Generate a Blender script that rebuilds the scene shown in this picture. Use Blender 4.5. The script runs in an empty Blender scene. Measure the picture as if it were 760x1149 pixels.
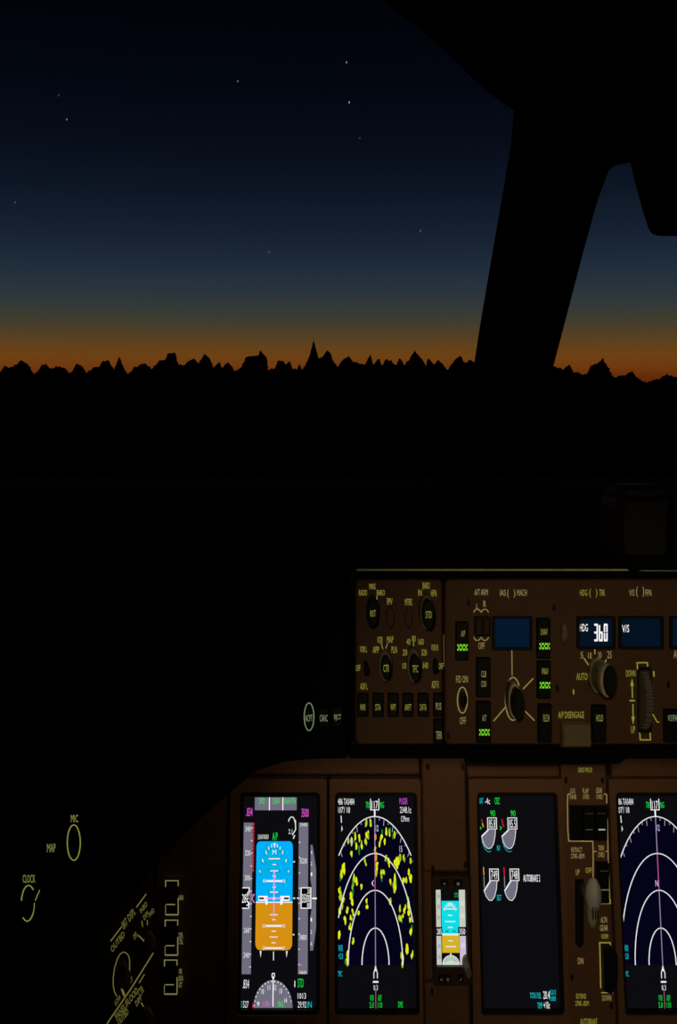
import bpy, bmesh, math, random
from mathutils import Vector
random.seed(7)
S = bpy.context.scene
COL = S.collection
R = math.radians

# ------------------------------------------------------------------ camera
CAM = Vector((0, 0, 1.3))
F, CX, HZ, W, H = 1000.0, 380.0, 430.0, 760, 1149
cd = bpy.data.cameras.new('camera')
cam = bpy.data.objects.new('camera', cd); COL.objects.link(cam)
cam.location = CAM; cam.rotation_euler = (R(90), 0, 0)
cd.sensor_fit = 'VERTICAL'; cd.sensor_height = 24; cd.sensor_width = 24
cd.lens = 24 * F / H
cd.shift_y = -(H / 2 - HZ) / H
cd.clip_start = 0.02; cd.clip_end = 20000
S.camera = cam
S.view_settings.view_transform = 'Standard'
S.view_settings.look = 'None'
S.view_settings.exposure = 0
S.view_settings.gamma = 1
S.view_settings.use_curve_mapping = False

# --------------------------------------------------------------- materials
def lin(c):
    c /= 255.0
    return c / 12.92 if c <= 0.04045 else ((c + 0.055) / 1.055) ** 2.4
def L3(r, g, b): return (lin(r), lin(g), lin(b), 1)
_m = {}
def surf(name, rgb, rough=0.5, metal=0.0, spec=0.4, var=0.12, bump=0.0, scale=120, emit=None, es=1.0, coat=0):
    """procedural surface: base colour mottled by fine noise, optional bump"""
    if name in _m: return _m[name]
    m = bpy.data.materials.new(name); m.use_nodes = True
    nt = m.node_tree; p = nt.nodes['Principled BSDF']
    p.inputs['Roughness'].default_value = rough
    p.inputs['Metallic'].default_value = metal
    p.inputs['Specular IOR Level'].default_value = spec
    c = L3(*rgb)
    tc = nt.nodes.new('ShaderNodeTexCoord')
    nz = nt.nodes.new('ShaderNodeTexNoise'); nz.inputs['Scale'].default_value = scale
    nz.inputs['Detail'].default_value = 3
    nt.links.new(tc.outputs['Object'], nz.inputs['Vector'])
    rp = nt.nodes.new('ShaderNodeValToRGB')
    rp.color_ramp.elements[0].position = 0.3; rp.color_ramp.elements[1].position = 0.7
    rp.color_ramp.elements[0].color = tuple(v * (1 - var) for v in c[:3]) + (1,)
    rp.color_ramp.elements[1].color = tuple(min(1, v * (1 + var)) for v in c[:3]) + (1,)
    nt.links.new(nz.outputs['Fac'], rp.inputs['Fac'])
    nt.links.new(rp.outputs['Color'], p.inputs['Base Color'])
    if bump:
        b = nt.nodes.new('ShaderNodeBump'); b.inputs['Strength'].default_value = bump
        b.inputs['Distance'].default_value = 0.0005
        nt.links.new(nz.outputs['Fac'], b.inputs['Height']); nt.links.new(b.outputs['Normal'], p.inputs['Normal'])
    if emit:
        p.inputs['Emission Color'].default_value = L3(*emit)
        p.inputs['Emission Strength'].default_value = es
    if coat: p.inputs['Coat Weight'].default_value = coat
    _m[name] = m; return m
def glow(r, g, b, s=1.0):
    """self-lit pixels of a screen or back-lit lettering"""
    k = ('glow', r, g, b, s)
    if k in _m: return _m[k]
    m = bpy.data.materials.new('lit_%d_%d_%d' % (r, g, b)); m.use_nodes = True
    nt = m.node_tree; nt.nodes.clear()
    o = nt.nodes.new('ShaderNodeOutputMaterial'); e = nt.nodes.new('ShaderNodeEmission')
    e.inputs['Color'].default_value = L3(r, g, b); e.inputs['Strength'].default_value = s
    nt.links.new(e.outputs[0], o.inputs[0])
    _m[k] = m; return m

BROWN = surf('brown_panel_paint', (124, 84, 60), 0.6, bump=0.3, scale=300, spec=0.25)
BROWN2 = surf('brown_bezel_paint', (132, 91, 64), 0.55, bump=0.3, scale=300, spec=0.25)
BROWN3 = surf('brown_mode_panel_paint', (104, 70, 46), 0.6, bump=0.3, scale=300, spec=0.25)
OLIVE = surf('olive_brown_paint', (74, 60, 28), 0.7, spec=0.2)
BLACK = surf('black_leatherette', (8, 8, 8), 0.85, spec=0.12, bump=0.5, scale=400)
BLKPL = surf('black_plastic', (22, 21, 20), 0.6, spec=0.25)
BUTTON = surf('black_button_plastic', (15, 16, 14), 0.55, spec=0.25)
GREYK = surf('grey_knob_plastic', (196, 182, 146), 0.5, spec=0.35)
DGREY = surf('dark_grey_plastic', (124, 114, 98), 0.55, spec=0.3)
SILV = surf('satin_grey_metal', (222, 212, 206), 0.45, metal=0.0, spec=0.5)
TAN = surf('tan_bar_plastic', (138, 120, 84), 0.55)
PILL = surf('brown_grey_lens', (140, 112, 92), 0.4)
CREAM = surf('cream_edge_highlight', (255, 236, 180), 0.4, spec=0.6)  # pale colour carries the highlight on the hood edge
GREYE = surf('grey_edge_highlight', (190, 188, 186), 0.45, spec=0.5)  # duller stretch of the same painted edge highlight
SCREW = surf('dark_screw_metal', (60, 52, 44), 0.4, metal=0.6)
POST = surf('black_post_trim', (10, 10, 11), 0.9, spec=0.08)
SCREEN = surf('dark_display_glass', (6, 6, 8), 0.45, spec=0.08, emit=(11, 11, 15), var=0.02)
BLUEWIN = surf('blue_lcd_glass', (4, 8, 14), 0.4, spec=0.15, emit=(1, 21, 42), var=0.02)
BLUEDIM = surf('dim_blue_lcd_glass', (4, 8, 14), 0.4, spec=0.15, emit=(2, 16, 32), var=0.02)

LET = glow(142, 128, 78)
LETY = glow(136, 134, 52)
LETG = glow(120, 138, 96)
LETD = glow(128, 132, 62)
LETO = glow(122, 122, 76)
BAR = glow(125, 222, 45)
WHITE = glow(235, 235, 235)
CWHITE = glow(255, 255, 255)
GREEN = glow(10, 225, 70)
CYAN = glow(10, 205, 215)
MAG = glow(235, 90, 225)
PINK = glow(240, 150, 235)
RED = glow(225, 20, 50)
TAPE = glow(112, 110, 126)
AMB = glow(230, 150, 40)

# ----------------------------------------------------------------- planes
class Plane:
    def __init__(s, pt, n, ref=None):
        s.p = Vector(pt); s.n = Vector(n).normalized(); s.ref = ref
    def depth(s, px, py):
        d = Vector(((px - CX) / F, 1, (HZ - py) / F))
        return (s.p - CAM).dot(s.n) / d.dot(s.n)
    def P(s, px, py, o=0.0):
        d = Vector(((px - CX) / F, 1, (HZ - py) / F))
        return CAM + d * ((s.p - CAM).dot(s.n) / d.dot(s.n)) + s.n * o
    def Q(s, u, py, o=0.0):
        """u = column measured at the reference row; keeps vertical edges parallel on the panel"""
        k = s.depth(CX, s.ref) / s.depth(CX, py)
        return s.P(CX + (u - CX) * k, py, o)
TILT = R(8.4)
NT = (0, -math.cos(TILT), math.sin(TILT))
def zof(py, y): return CAM.z + (HZ - py) / F * y
MAIN = Plane((0, 1.0, zof(890, 1.0)), NT, 890)
MCP = Plane((0, 0.85, zof(740, 0.85)), NT, 740)
WING = Plane((0, 0.80, zof(850, 0.80)), NT, 850)
SIDE = Plane(((140 - CX) / F * 0.93, 0.93, zof(1050, 0.93)), (0.45, -0.85, 0.3), 1050)

# ---------------------------------------------------------- mesh builder
_txt = {}
def glyphs(s):
    if s in _txt: return _txt[s]
    cu = bpy.data.curves.new('t', 'FONT'); cu.body = s; cu.size = 1; cu.resolution_u = 2; cu.offset = 0.0
    o = bpy.data.objects.new('t', cu)
    me = bpy.data.meshes.new_from_object(o)
    v = [(a.co.x, a.co.y) for a in me.vertices]; f = [tuple(p.vertices) for p in me.polygons]
    x0 = min(a for a, b in v); x1 = max(a for a, b in v); y0 = min(b for a, b in v); y1 = max(b for a, b in v)
    v = [((a - x0) / (x1 - x0) - .5, (b - y0) / (y1 - y0) - .5) for a, b in v]
    bpy.data.meshes.remove(me); bpy.data.objects.remove(o); bpy.data.curves.remove(cu)
    _txt[s] = (v, f); return v, f

def ell(cx, cy, rx, ry, a0=0, a1=360, n=32):
    full = abs(a1 - a0) >= 360
    k = n if full else n + 1
    return [(cx + rx * math.cos(R(a0 + (a1 - a0) * i / n)), cy - ry * math.sin(R(a0 + (a1 - a0) * i / n))) for i in range(k)]
def rr(x0, y0, x1, y1, rx=0, ry=None, n=4):
    if not rx: return [(x0, y0), (x1, y0), (x1, y1), (x0, y1)]
    ry = rx if ry is None else ry
    p = []
    for cx, cy, a in ((x1 - rx, y0 + ry, 0), (x0 + rx, y0 + ry, 90), (x0 + rx, y1 - ry, 180), (x1 - rx, y1 - ry, 270)):
        p += ell(cx, cy, rx, ry, a, a + 90, n)
    return p

class MB:
    subs = None
    def __init__(s, plane, lean=False):
        s.pl = plane; s.f = plane.Q if lean else plane.P
        s.v = []; s.fc = []; s.mi = []; s.sm = []; s.ms = []; s.cur = 0; s.smooth = False; s.closed = False
    def mat(s, m):
        if m not in s.ms: s.ms.append(m)
        s.cur = s.ms.index(m); return s
    def face(s, idx): s.fc.append(tuple(idx)); s.mi.append(s.cur); s.sm.append(s.smooth)
    def addv(s, pts): i = len(s.v); s.v += pts; return list(range(i, i + len(pts)))
    def flat(s, pts, o):
        if s.subs is not None: return s.part().flat(pts, o)
        s.face(s.addv([s.f(x, y, o) for x, y in pts])); return s
    def rect(s, x0, y0, x1, y1, o): return s.flat(rr(x0, y0, x1, y1), o)
    def rings(s, rings, cap0=True, cap1=True):
        """loft: list of vertex lists with the same count"""
        s.closed = True
        ids = [s.addv(r) for r in rings]; n = len(ids[0])
        for a, b in zip(ids, ids[1:]):
            for i in range(n): s.face((a[i], a[(i + 1) % n], b[(i + 1) % n], b[i]))
        sm = s.smooth; s.smooth = False
        if cap0: s.face(ids[0][::-1])
        if cap1: s.face(ids[-1])
        s.smooth = sm; return s
    def slab(s, pts, o0, o1, ch=0.0, chpx=None):
        """solid plate with a chamfered front edge"""
        c = Vector((sum(p[0] for p in pts) / len(pts), sum(p[1] for p in pts) / len(pts)))
        r = [[s.f(x, y, o0) for x, y in pts]]
        if ch:
            k = (ch * 1000) if chpx is None else chpx
            wx = max(abs(p[0] - c.x) for p in pts); wy = max(abs(p[1] - c.y) for p in pts)
            sx = 1 - k / wx; sy = 1 - k / wy
            r.append([s.f(x, y, o1 - ch) for x, y in pts])
            r.append([s.f(c.x + (x - c.x) * sx, c.y + (y - c.y) * sy, o1) for x, y in pts])
        else: r.append([s.f(x, y, o1) for x, y in pts])
        return s.rings(r)
    def frame(s, outer, inner, o0, o1):
        """solid ring plate between two outlines of the same count"""
        s.closed = True
        A = s.addv([s.f(x, y, o0) for x, y in outer]); B = s.addv([s.f(x, y, o1) for x, y in outer])
        C = s.addv([s.f(x, y, o1) for x, y in inner]); D = s.addv([s.f(x, y, o0) for x, y in inner])
        n = len(A)
        for p, q in ((A, B), (B, C), (C, D), (D, A)):
            for i in range(n): s.face((p[i], p[(i + 1) % n], q[(i + 1) % n], q[i]))
        return s
    def line(s, pts, w, o, close=False):
        if s.subs is not None: return s.part().line(pts, w, o, close)
        n = len(pts); l = []; r = []
        for i, p in enumerate(pts):
            a = pts[i - 1] if (i > 0 or close) else p
            b = pts[(i + 1) % n] if (i < n - 1 or close) else p
            t1 = Vector((p[0] - a[0], p[1] - a[1])); t2 = Vector((b[0] - p[0], b[1] - p[1]))
            if t1.length < 1e-6: t1 = t2
            if t2.length < 1e-6: t2 = t1
            t1.normalize(); t2.normalize(); t = (t1 + t2)
            if t.length < 1e-3: t = t2
            t.normalize(); nn = Vector((-t.y, t.x)); k = w / 2 / max(0.5, nn.dot(Vector((-t2.y, t2.x))))
            l.append(s.f(p[0] + nn.x * k, p[1] + nn.y * k, o)); r.append(s.f(p[0] - nn.x * k, p[1] - nn.y * k, o))
        A = s.addv(l); B = s.addv(r)
        for i in range(n if close else n - 1):
            j = (i + 1) % n; s.face((A[i], A[j], B[j], B[i]))
        return s
    def part(s):
        """a separate piece of lettering: becomes a part of its own"""
        q = MB(s.pl); q.f = s.f; q.mat(s.ms[s.cur]); s.subs.append(q); return q
    def text(s, t, cx, cy, w, h, o, dx=None, up=None):
        if s.subs is not None: return s.part().text(t, cx, cy, w, h, o, dx, up)
        v, f = glyphs(t)
        dx = dx or (1, 0); up = up or (0, -1)
        ids = s.addv([s.f(cx + a * w * dx[0] + b * h * up[0], cy + a * w * dx[1] + b * h * up[1], o) for a, b in v])
        for q in f: s.face([ids[i] for i in q])
        return s
    def knob(s, cx, cy, rx, ry, prof, n=28, knurl=0.0):
        s.smooth = True
        rg = []
        for k, (sc, o) in enumerate(prof):
            pts = ell(cx, cy, 1, 1, 0, 360, n)
            ring = []
            for i, (x, y) in enumerate(pts):
                q = sc * (1 - knurl * (i % 2)) if 0 < k < len(prof) - 1 else sc * (1 - knurl * .5)
                ring.append(s.f(cx + (x - cx) * rx * q, cy + (y - cy) * ry * q, o))
            rg.append(ring)
        s.rings(rg); s.smooth = False; return s

def root(name, loc, label, cat, group=None, kind=None):
    o = bpy.data.objects.new(name, None); COL.objects.link(o); o.location = loc
    o.empty_display_size = 0.02
    tag(o, label, cat, group, kind); return o
def tag(o, label, cat, group=None, kind=None):
    o['label'] = label; o['category'] = cat
    if group: o['group'] = group
    if kind: o['kind'] = kind
def topof(o):
    while o.parent: o = o.parent
    return o
def LM(plane, lean=False):
    m = MB(plane, lean); m.subs = []; return m
def build(name, mb, parent=None, label=None, origin=None, kind=None):
    if mb.subs is not None:
        for q in mb.subs: build(name, q, parent)
        return None
    off = topof(parent).location if parent else Vector(origin or (0, 0, 0))
    me = bpy.data.meshes.new(name)
    me.from_pydata([tuple(Vector(v) - off) for v in mb.v], [], mb.fc)
    for m in mb.ms: me.materials.append(m)
    me.polygons.foreach_set('material_index', mb.mi)
    me.polygons.foreach_set('use_smooth', mb.sm)
    me.update()
    if mb.closed:
        bm = bmesh.new(); bm.from_mesh(me); bmesh.ops.recalc_face_normals(bm, faces=bm.faces); bm.to_mesh(me); bm.free()
    o = bpy.data.objects.new(name, me); COL.objects.link(o)
    if parent: o.parent = parent
    else: o.location = off
    if label: o['label'] = label
    if kind: o['kind'] = kind
    return o

# ================================================================== WORLD
w = bpy.data.worlds.new('dusk_sky'); S.world = w; w.use_nodes = True
nt = w.node_tree; nt.nodes.clear()
out = nt.nodes.new('ShaderNodeOutputWorld'); bg = nt.nodes.new('ShaderNodeBackground')
tc = nt.nodes.new('ShaderNodeTexCoord'); sx = nt.nodes.new('ShaderNodeSeparateXYZ')
nt.links.new(tc.outputs['Generated'], sx.inputs[0])
mr = nt.nodes.new('ShaderNodeMapRange'); mr.inputs['From Min'].default_value = -0.02;  mr.inputs['From Max'].default_value = 0.5
nt.links.new(sx.outputs['Z'], mr.inputs['Value'])
cr = nt.nodes.new('ShaderNodeValToRGB'); nt.links.new(mr.outputs[0], cr.inputs[0])
SKY = [(449, (2, 2, 3)), (441, (60, 22, 6)), (425, (100, 42, 10)), (412, (114, 58, 16)), (400, (112, 66, 21)), (388, (99, 67, 29)), (375, (82, 65, 39)),
       (360, (64, 62, 48)), (345, (52, 59, 58)), (325, (41, 53, 62)), (300, (32, 45, 60)), (265, (22, 34, 50)), (220, (14, 23, 38)),
       (170, (8, 14, 26)), (110, (4, 8, 18)), (50, (2, 5, 13)), (0, (1, 3, 9))]
el = cr.color_ramp.elements
for i, (py, c) in enumerate(SKY):
    t = (HZ - py) / F; z = t / math.sqrt(1 + t * t); pos = (z + 0.02) / 0.52
    e = el[i] if i < 2 else el.new(pos)
    e.position = pos; e.color = L3(*c)
# afterglow sits ahead of the aircraft and dies away towards the sides and behind
az = nt.nodes.new('ShaderNodeMapRange'); az.inputs['From Min'].default_value = 0.1; az.inputs['From Max'].default_value = 0.85
az.inputs['To Min'].default_value = 0.03; az.inputs['To Max'].default_value = 1.0
nt.links.new(sx.outputs['Y'], az.inputs['Value'])
mx = nt.nodes.new('ShaderNodeMix'); mx.data_type = 'RGBA'; mx.blend_type = 'MULTIPLY'; mx.inputs[0].default_value = 1
nt.links.new(cr.outputs[0], mx.inputs[6]); nt.links.new(az.outputs[0], mx.inputs[7])
nt.links.new(mx.outputs[2], bg.inputs[0]); nt.links.new(bg.outputs[0], out.inputs[0])

# ================================================================== CLOUDS
CLOUD = surf('backlit_cloud', (10, 10, 14), 1.0, spec=0.0, var=0.3, scale=0.02)  # backlit shade put into the colour: near black for white cloud
PROF = [(-60, 415), (-40, 408), (-20, 414), (0, 419), (6, 408), (10, 414), (16, 409), (26, 404), (33, 412), (38, 421), (43, 419), (47, 410), (51, 408), (57, 414), (64, 411),
 (74, 414), (79, 421), (82, 414), (86, 408), (91, 409), (97, 419), (105, 412), (111, 413), (114, 406), (122, 404), (128, 414), (132, 404), (134, 401),
 (138, 409), (143, 421), (150, 412), (158, 408), (167, 410), (170, 414), (179, 404), (185, 406), (189, 396), (192, 400), (197, 396), (200, 408), (205, 411),
 (217, 402), (222, 407), (230, 396), (236, 404), (239, 412), (246, 405), (249, 413), (254, 407), (258, 407), (263, 416), (271, 411), (276, 400),
 (284, 398), (288, 402), (292, 392), (300, 402), (301, 415), (308, 413), (312, 403), (316, 405), (318, 404), (321, 409), (325, 404), (328, 413),
 (333, 415), (336, 408), (339, 415), (345, 404), (349, 394), (352, 382), (355, 391), (358, 404), (362, 399), (368, 392), (372, 398), (374, 405),
 (379, 411), (383, 404), (391, 400), (396, 405), (400, 405), (409, 410), (416, 398), (419, 409), (426, 401), (429, 410), (433, 404), (438, 404), (445, 410), (448, 401),
 (454, 410), (466, 394), (476, 405), (478, 410), (480, 401), (488, 410), (492, 403), (502, 415), (509, 405), (516, 398), (523, 408), (528, 403),
 (537, 408), (544, 403), (560, 412), (575, 402), (590, 411), (605, 404), (622, 410), (632, 415), (639, 408), (644, 417), (658, 420), (663, 410), (670, 408),
 (677, 402), (684, 415), (689, 424), (701, 420), (710, 417), (717, 429), (731, 428), (740, 425), (748, 420), (760, 424), (790, 418), (820, 424)]
_rj = random.Random(11)
JAG = [_rj.uniform(-1.3, 1.6) for _ in range(600)]
def prof(x):
    k = (x + 100) / 2.2; i = int(k); f = k - i
    return prof0(x) + JAG[i] * (1 - f) + JAG[i + 1] * f
def prof0(x):
    for (a, b), (c, d) in zip(PROF, PROF[1:]):
        if a <= x <= c: return b + (d - b) * (x - a) / (c - a)
    return 420
CY = 3000.0
def cw(px, py, y): return Vector(((px - CX) / F * y, y, CAM.z + (HZ - py) / F * y))
TOWERS = [(17, 34, 'dark rounded cloud top near the left end of the skyline'),
          (129, 139, 'thin dark cloud spike in the left part of the skyline'),
          (180, 201, 'dark twin-peaked cloud tower left of the skyline middle'),
          (223, 239, 'dark pointed cloud between the twin-peaked tower and the broad cloud'),
          (271, 301, 'broad dark cloud with stepped left shoulder and steep right side'),
          (343, 359, 'tallest dark cloud spire of the skyline'),
          (359, 375, 'dark rounded cloud right beside the tallest spire'),
          (455, 477, 'dark peaked cloud in front of the glow left of the window post'),
          (503, 524, 'dark cloud peak closest to the left side of the window post'),
          (664, 688, 'dark cloud peak standing highest to the right of the window post')]
def intower(x):
    return any(a <= x <= b for a, b, _ in TOWERS)
BASE = 424
# ragged bank: a real ridge with depth, higher along its crest
mb = MB(MAIN); mb.mat(CLOUD); mb.smooth = True
xs = [-60 + k * .9 for k in range(977)]; VS = [-1, -.8, -.6, -.4, -.2, 0, .25, .5, .75, 1]
rows = []
for v in VS:
    r = []
    for x in xs:
        top = prof(x)
        if intower(x): top = max(top, 413 + 3 * math.sin(x * .9))
        base = BASE + 2 + 6 * min(1, max(0, (x - 560) / 200))
        hgt = (base + 6 - top)
        sh = (1 - abs(v) ** 1.6) * (1 if v == 0 else .72)
        jit = 0 if v == 0 else 1.5 * math.sin(x * .55 + v * 9) * sh
        y = CY + v * 170
        p = cw(x, 0, CY); p.y = y
        p.z = CAM.z + (HZ - (base + 6 - hgt * sh + jit)) / F * CY
        if abs(v) == 1: p.z = -75
        r.append(p)
    rows.append(mb.addv(r))
for a, b in zip(rows, rows[1:]):
    for i in range(len(xs) - 1): mb.face((a[i], a[i + 1], b[i + 1], b[i]))
o = build('cloud_bank', mb, origin=(0, CY, -20))
tag(o, 'ragged dark bank of cloud tops running along the whole horizon', 'clouds', kind='stuff')
# towers
for a, b, lab in TOWERS:
    mb = MB(MAIN); mb.mat(CLOUD); mb.smooth = True
    px = [a + (b - a) * i / 90 for i in range(91)]
    top = min(prof(x) for x in px); ax = min(px, key=prof)
    bot = 426.0; rg = []; n = 16; lv = 34
    for k in range(lv + 1):
        py = bot + (top - bot) * (k / lv)
        ins = [x for x in px if prof(x) <= py + 1e-6]
        x0, x1 = (min(ins), max(ins)) if ins else (ax, ax)
        cx = (x0 + x1) / 2; hw = max(.15, (x1 - x0) / 2)
        ring = []
        for i in range(n):
            t = 2 * math.pi * i / n
            lump = 1 + (0 if i in (0, n // 2) else .12 * math.sin(3 * t + k * .9))
            p = cw(cx + hw * math.cos(t) * lump, py, CY - 5)
            p.y = CY - 5 + hw * .9 * math.sin(t) * lump * CY / F
            ring.append(p)
        rg.append(ring)
    mb.rings(rg)
    tag(build('cloud_tower', mb, origin=cw((a + b) / 2, bot, CY)), lab, 'cloud', 'cloud towers on the horizon')
# dark layer far below the aircraft
mb = MB(MAIN); mb.mat(CLOUD); mb.smooth = True
nx, ny = 60, 40; g = []
for j in range(ny + 1):
    y = 60 * (9000 / 60) ** (j / ny); r = []
    for i in range(nx + 1):
        x = (-0.75 + 1.5 * i / nx) * y
        r.append(Vector((x, y, -16 - 0.002 * y + 3 * math.sin(x * .021 + j) * math.cos(y * .013 + i * .4))))
    g.append(mb.addv(r))
for j in range(ny):
    for i in range(nx): mb.face((g[j][i], g[j][i + 1], g[j + 1][i + 1], g[j + 1][i]))
o = build('cloud_deck', mb, origin=(0, 260, -20))
o['kind'] = 'structure'; o['label'] = 'black cloud layer below the horizon'; o['category'] = 'clouds'

# ================================================================== STARS
STARS = [(389, 70, 170, 'topmost star in the middle of the sky'),
         (392, 115, 190, 'brightest star, just under the topmost star'),
         (267, 91, 130, 'faint star level with and left of the two middle stars'),
         (75, 134, 150, 'lower star of the close pair at the upper left'),
         (66, 107, 80, 'upper star of the close pair at the upper left'),
         (17, 227, 95, 'faint star hard by the left edge of the sky'),
         (302, 283, 100, 'lowest star, above the tallest cloud spire'),
         (472, 259, 110, 'lone star between the sky middle and the window post'),
         (404, 155, 75, 'very faint star just below the brightest star')]
for px, py, br, lab in STARS:
    D = 8000.0; c = cw(px, py, D)
    mb = MB(MAIN); mb.mat(glow(br, br, min(255, br + 6)))
    rg = []
    for k in range(1, 6):
        t = math.pi * k / 6
        rg.append([c + Vector((4.2 * math.sin(t) * math.cos(q), 4.2 * math.sin(t) * math.sin(q), 9.5 * math.cos(t))) for q in [2 * math.pi * i / 8 for i in range(8)]])
    mb.rings(rg)
    tag(build('star', mb, origin=c), 'white point: ' + lab, 'star', 'stars in the dusk sky')

# ==================================================== COCKPIT SHELL
GLASS = bpy.data.materials.new('windshield_glass'); GLASS.use_nodes = True
nt = GLASS.node_tree; nt.nodes.clear()
go = nt.nodes.new('ShaderNodeOutputMaterial'); gt = nt.nodes.new('ShaderNodeBsdfTransparent'); gg = nt.nodes.new('ShaderNodeBsdfGlossy')
gg.inputs['Roughness'].default_value = 0.03; gt.inputs[0].default_value = (0.985, 0.99, 0.99, 1)
gm = nt.nodes.new('ShaderNodeMixShader'); gm.inputs[0].default_value = 0.015
nt.links.new(gt.outputs[0], gm.inputs[1]); nt.links.new(gg.outputs[0], gm.inputs[2]); nt.links.new(gm.outputs[0], go.inputs[0])
# sloping windshield plane: base far ahead, top nearer the pilot
slope = (Vector((0, 1.10, zof(0, 1.10))) - Vector((0, 1.80, zof(528, 1.80)))).normalized()
WN = Vector((1, 0, 0)).cross(slope); WN = WN if WN.y < 0 else -WN
WS = Plane((0, 1.80, zof(528, 1.80)), WN, 300)
def solid(name, pts, plane, o0, o1, m):
    mb = MB(plane); mb.mat(m); mb.slab(pts, o0, o1, 0.006, 2); return mb
g1 = MB(WS); g1.mat(GLASS); g1.slab([(-120, -80), (600, -80), (600, 150), (545, 405), (530, 524), (-120, 524)], -0.022, -0.012)
o = build('window_1', g1, origin=WS.P(200, 520)); o['kind'] = 'structure'; o['label'] = 'large left windshield pane'; o['category'] = 'window'
g2 = MB(WS); g2.mat(GLASS); g2.slab([(680, 120), (860, 120), (860, 524), (590, 524), (622, 410), (685, 190)], -0.022, -0.012)
o = build('window_2', g2, origin=WS.P(700, 520)); o['kind'] = 'structure'; o['label'] = 'right windshield pane beyond the centre post'; o['category'] = 'window'
mb = solid('trim_1', [(594, 100), (718, 100), (700, 178), (685, 190), (672, 224), (655, 285), (640, 342), (622, 410), (590, 530), (524, 530), (545, 405), (556, 345), (571, 265), (582.5, 202), (591, 126)], WS, -0.09, 0.0, POST)
o = build('trim_1', mb, origin=WS.P(560, 528)); o['kind'] = 'structure'; o['label'] = 'black slanting windshield centre post'; o['category'] = 'post'
CE = Plane((0, 1.02, zof(0, 1.02)), (0, -1, 0.0), 0)
CEP = [(400, -26), (432, 2), (452, 18), (478, 38), (500, 58), (522, 80), (545, 101), (562, 114), (588, 131), (612, 150), (690, 186), (712, 181), (740, 186), (900, 190), (900, -90), (400, -90)]
mb = MB(CE); mb.mat(POST); mb.slab(CEP, 0.0, 0.5)
o = build('ceiling', mb, origin=CE.P(640, 190)); o['kind'] = 'structure'; o['label'] = 'black overhead lining above the windshield'; o['category'] = 'ceiling'
# visor hanging down at the top right
VP = Plane((0, 0.94, zof(200, 0.94)), (0, -1, 0.05), 200)
t = root('sun_visor', VP.P(760, 150), 'black sun visor hanging down at the top right corner', 'visor')
mb = MB(VP); mb.mat(POST); mb.slab([(711, 176), (718, 205), (726, 234), (733, 255), (737, 260), (744, 262), (900, 264), (900, 100), (711, 100)], -0.012, 0.0, 0.003, 2)
build('visor_panel', mb, t)
mb = MB(VP); mb.mat(BLKPL); mb.knob(770, 170, 8, 8, [(1, -.02), (1, .012), (.7, .015)])
build('pivot', mb, t)

# ==================================================== GLARESHIELD
ZT = zof(638, 0.85)
t = root('glareshield', (0.1, 0.85, zof(850, .85)), 'long black glareshield hood across the cockpit under the windshield', 'glareshield')
def box(mb, x0, x1, y0, y1, z0, z1, bev=0.0):
    v = [(x0 + bev, y0, z0), (x1 - bev, y0, z0), (x1 - bev, y1, z0), (x0 + bev, y1, z0)]
    mb.rings([[Vector(p) for p in v], [Vector((p[0], p[1], z1)) for p in v]])
xl, xr = (-80 - CX) / F * .85, (850 - CX) / F * .85
mb = MB(MCP); mb.mat(BLACK)
prf = [(0.874, ZT - .012), (0.874, ZT - .004), (0.88, ZT + .0005), (0.9, ZT + .004), (1.2, ZT + .012), (1.5, ZT + .006), (1.86, ZT - .02), (1.86, ZT - .06), (1.1, ZT - .07), (0.98, ZT - .05), (0.94, ZT - .03)]
mb.rings([[Vector((x, y, z)) for y, z in prf] for x in (xl * 1.9, xl, -.0, xr, xr * 1.9)])
build('hood', mb, t)
# frame around the control panels
mb = MB(MCP); mb.mat(BLACK)
mb.slab(rr(386, 639, 850, 850, 9, 14), -0.07, -0.006)
build('panel_surround', mb, t)
mb = MB(MCP); mb.mat(surf('dark_olive_highlight', (52, 54, 44), .5, spec=.3))  # faint highlight on the frame's left edge, put in as lighter colour
rim = [(398, 836), (390.5, 828), (389.5, 800), (389.5, 668), (391.5, 652), (397, 643), (404, 640.5)]
mb.rings([[MCP.P(x + dx, y, o_) for dx, o_ in ((-1, -.006), (-.4, -.003), (1, -.003), (2, -.006))] for x, y in rim])
build('rim_highlight', mb, t)
mb = MB(MCP); mb.mat(BLACK)
mb.slab(rr(392, 837, 850, 850, 3), -0.02, 0.006, .003, 3)
build('lower_lip', mb, t)
mb = MB(MCP); mb.mat(BLACK)
mb.slab([(523, 846), (705, 846), (703, 853), (696, 858), (532, 858), (526, 853)], -0.045, -0.001, .002, 2)
build('centre_lip', mb, t)
mb = MB(MCP); mb.mat(CREAM)  # bright line on the hood edge: caught light put into a pale strip
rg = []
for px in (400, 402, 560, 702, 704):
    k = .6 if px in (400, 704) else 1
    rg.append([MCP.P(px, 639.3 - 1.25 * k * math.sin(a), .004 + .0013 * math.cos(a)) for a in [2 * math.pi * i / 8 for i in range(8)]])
mb.smooth = True; mb.rings(rg); build('edge_highlight', mb, t, label='cream painted highlight along the front top edge')
mb = MB(MCP); mb.mat(GREYE); rg = []  # right-hand end of the edge highlight, painted grey
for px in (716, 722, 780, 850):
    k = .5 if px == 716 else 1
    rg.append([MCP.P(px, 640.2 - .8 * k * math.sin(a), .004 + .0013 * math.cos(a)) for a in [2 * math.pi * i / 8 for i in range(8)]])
mb.smooth = True; mb.rings(rg); build('edge_highlight', mb, t, label='grey painted highlight along the front top edge at the right')
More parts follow.
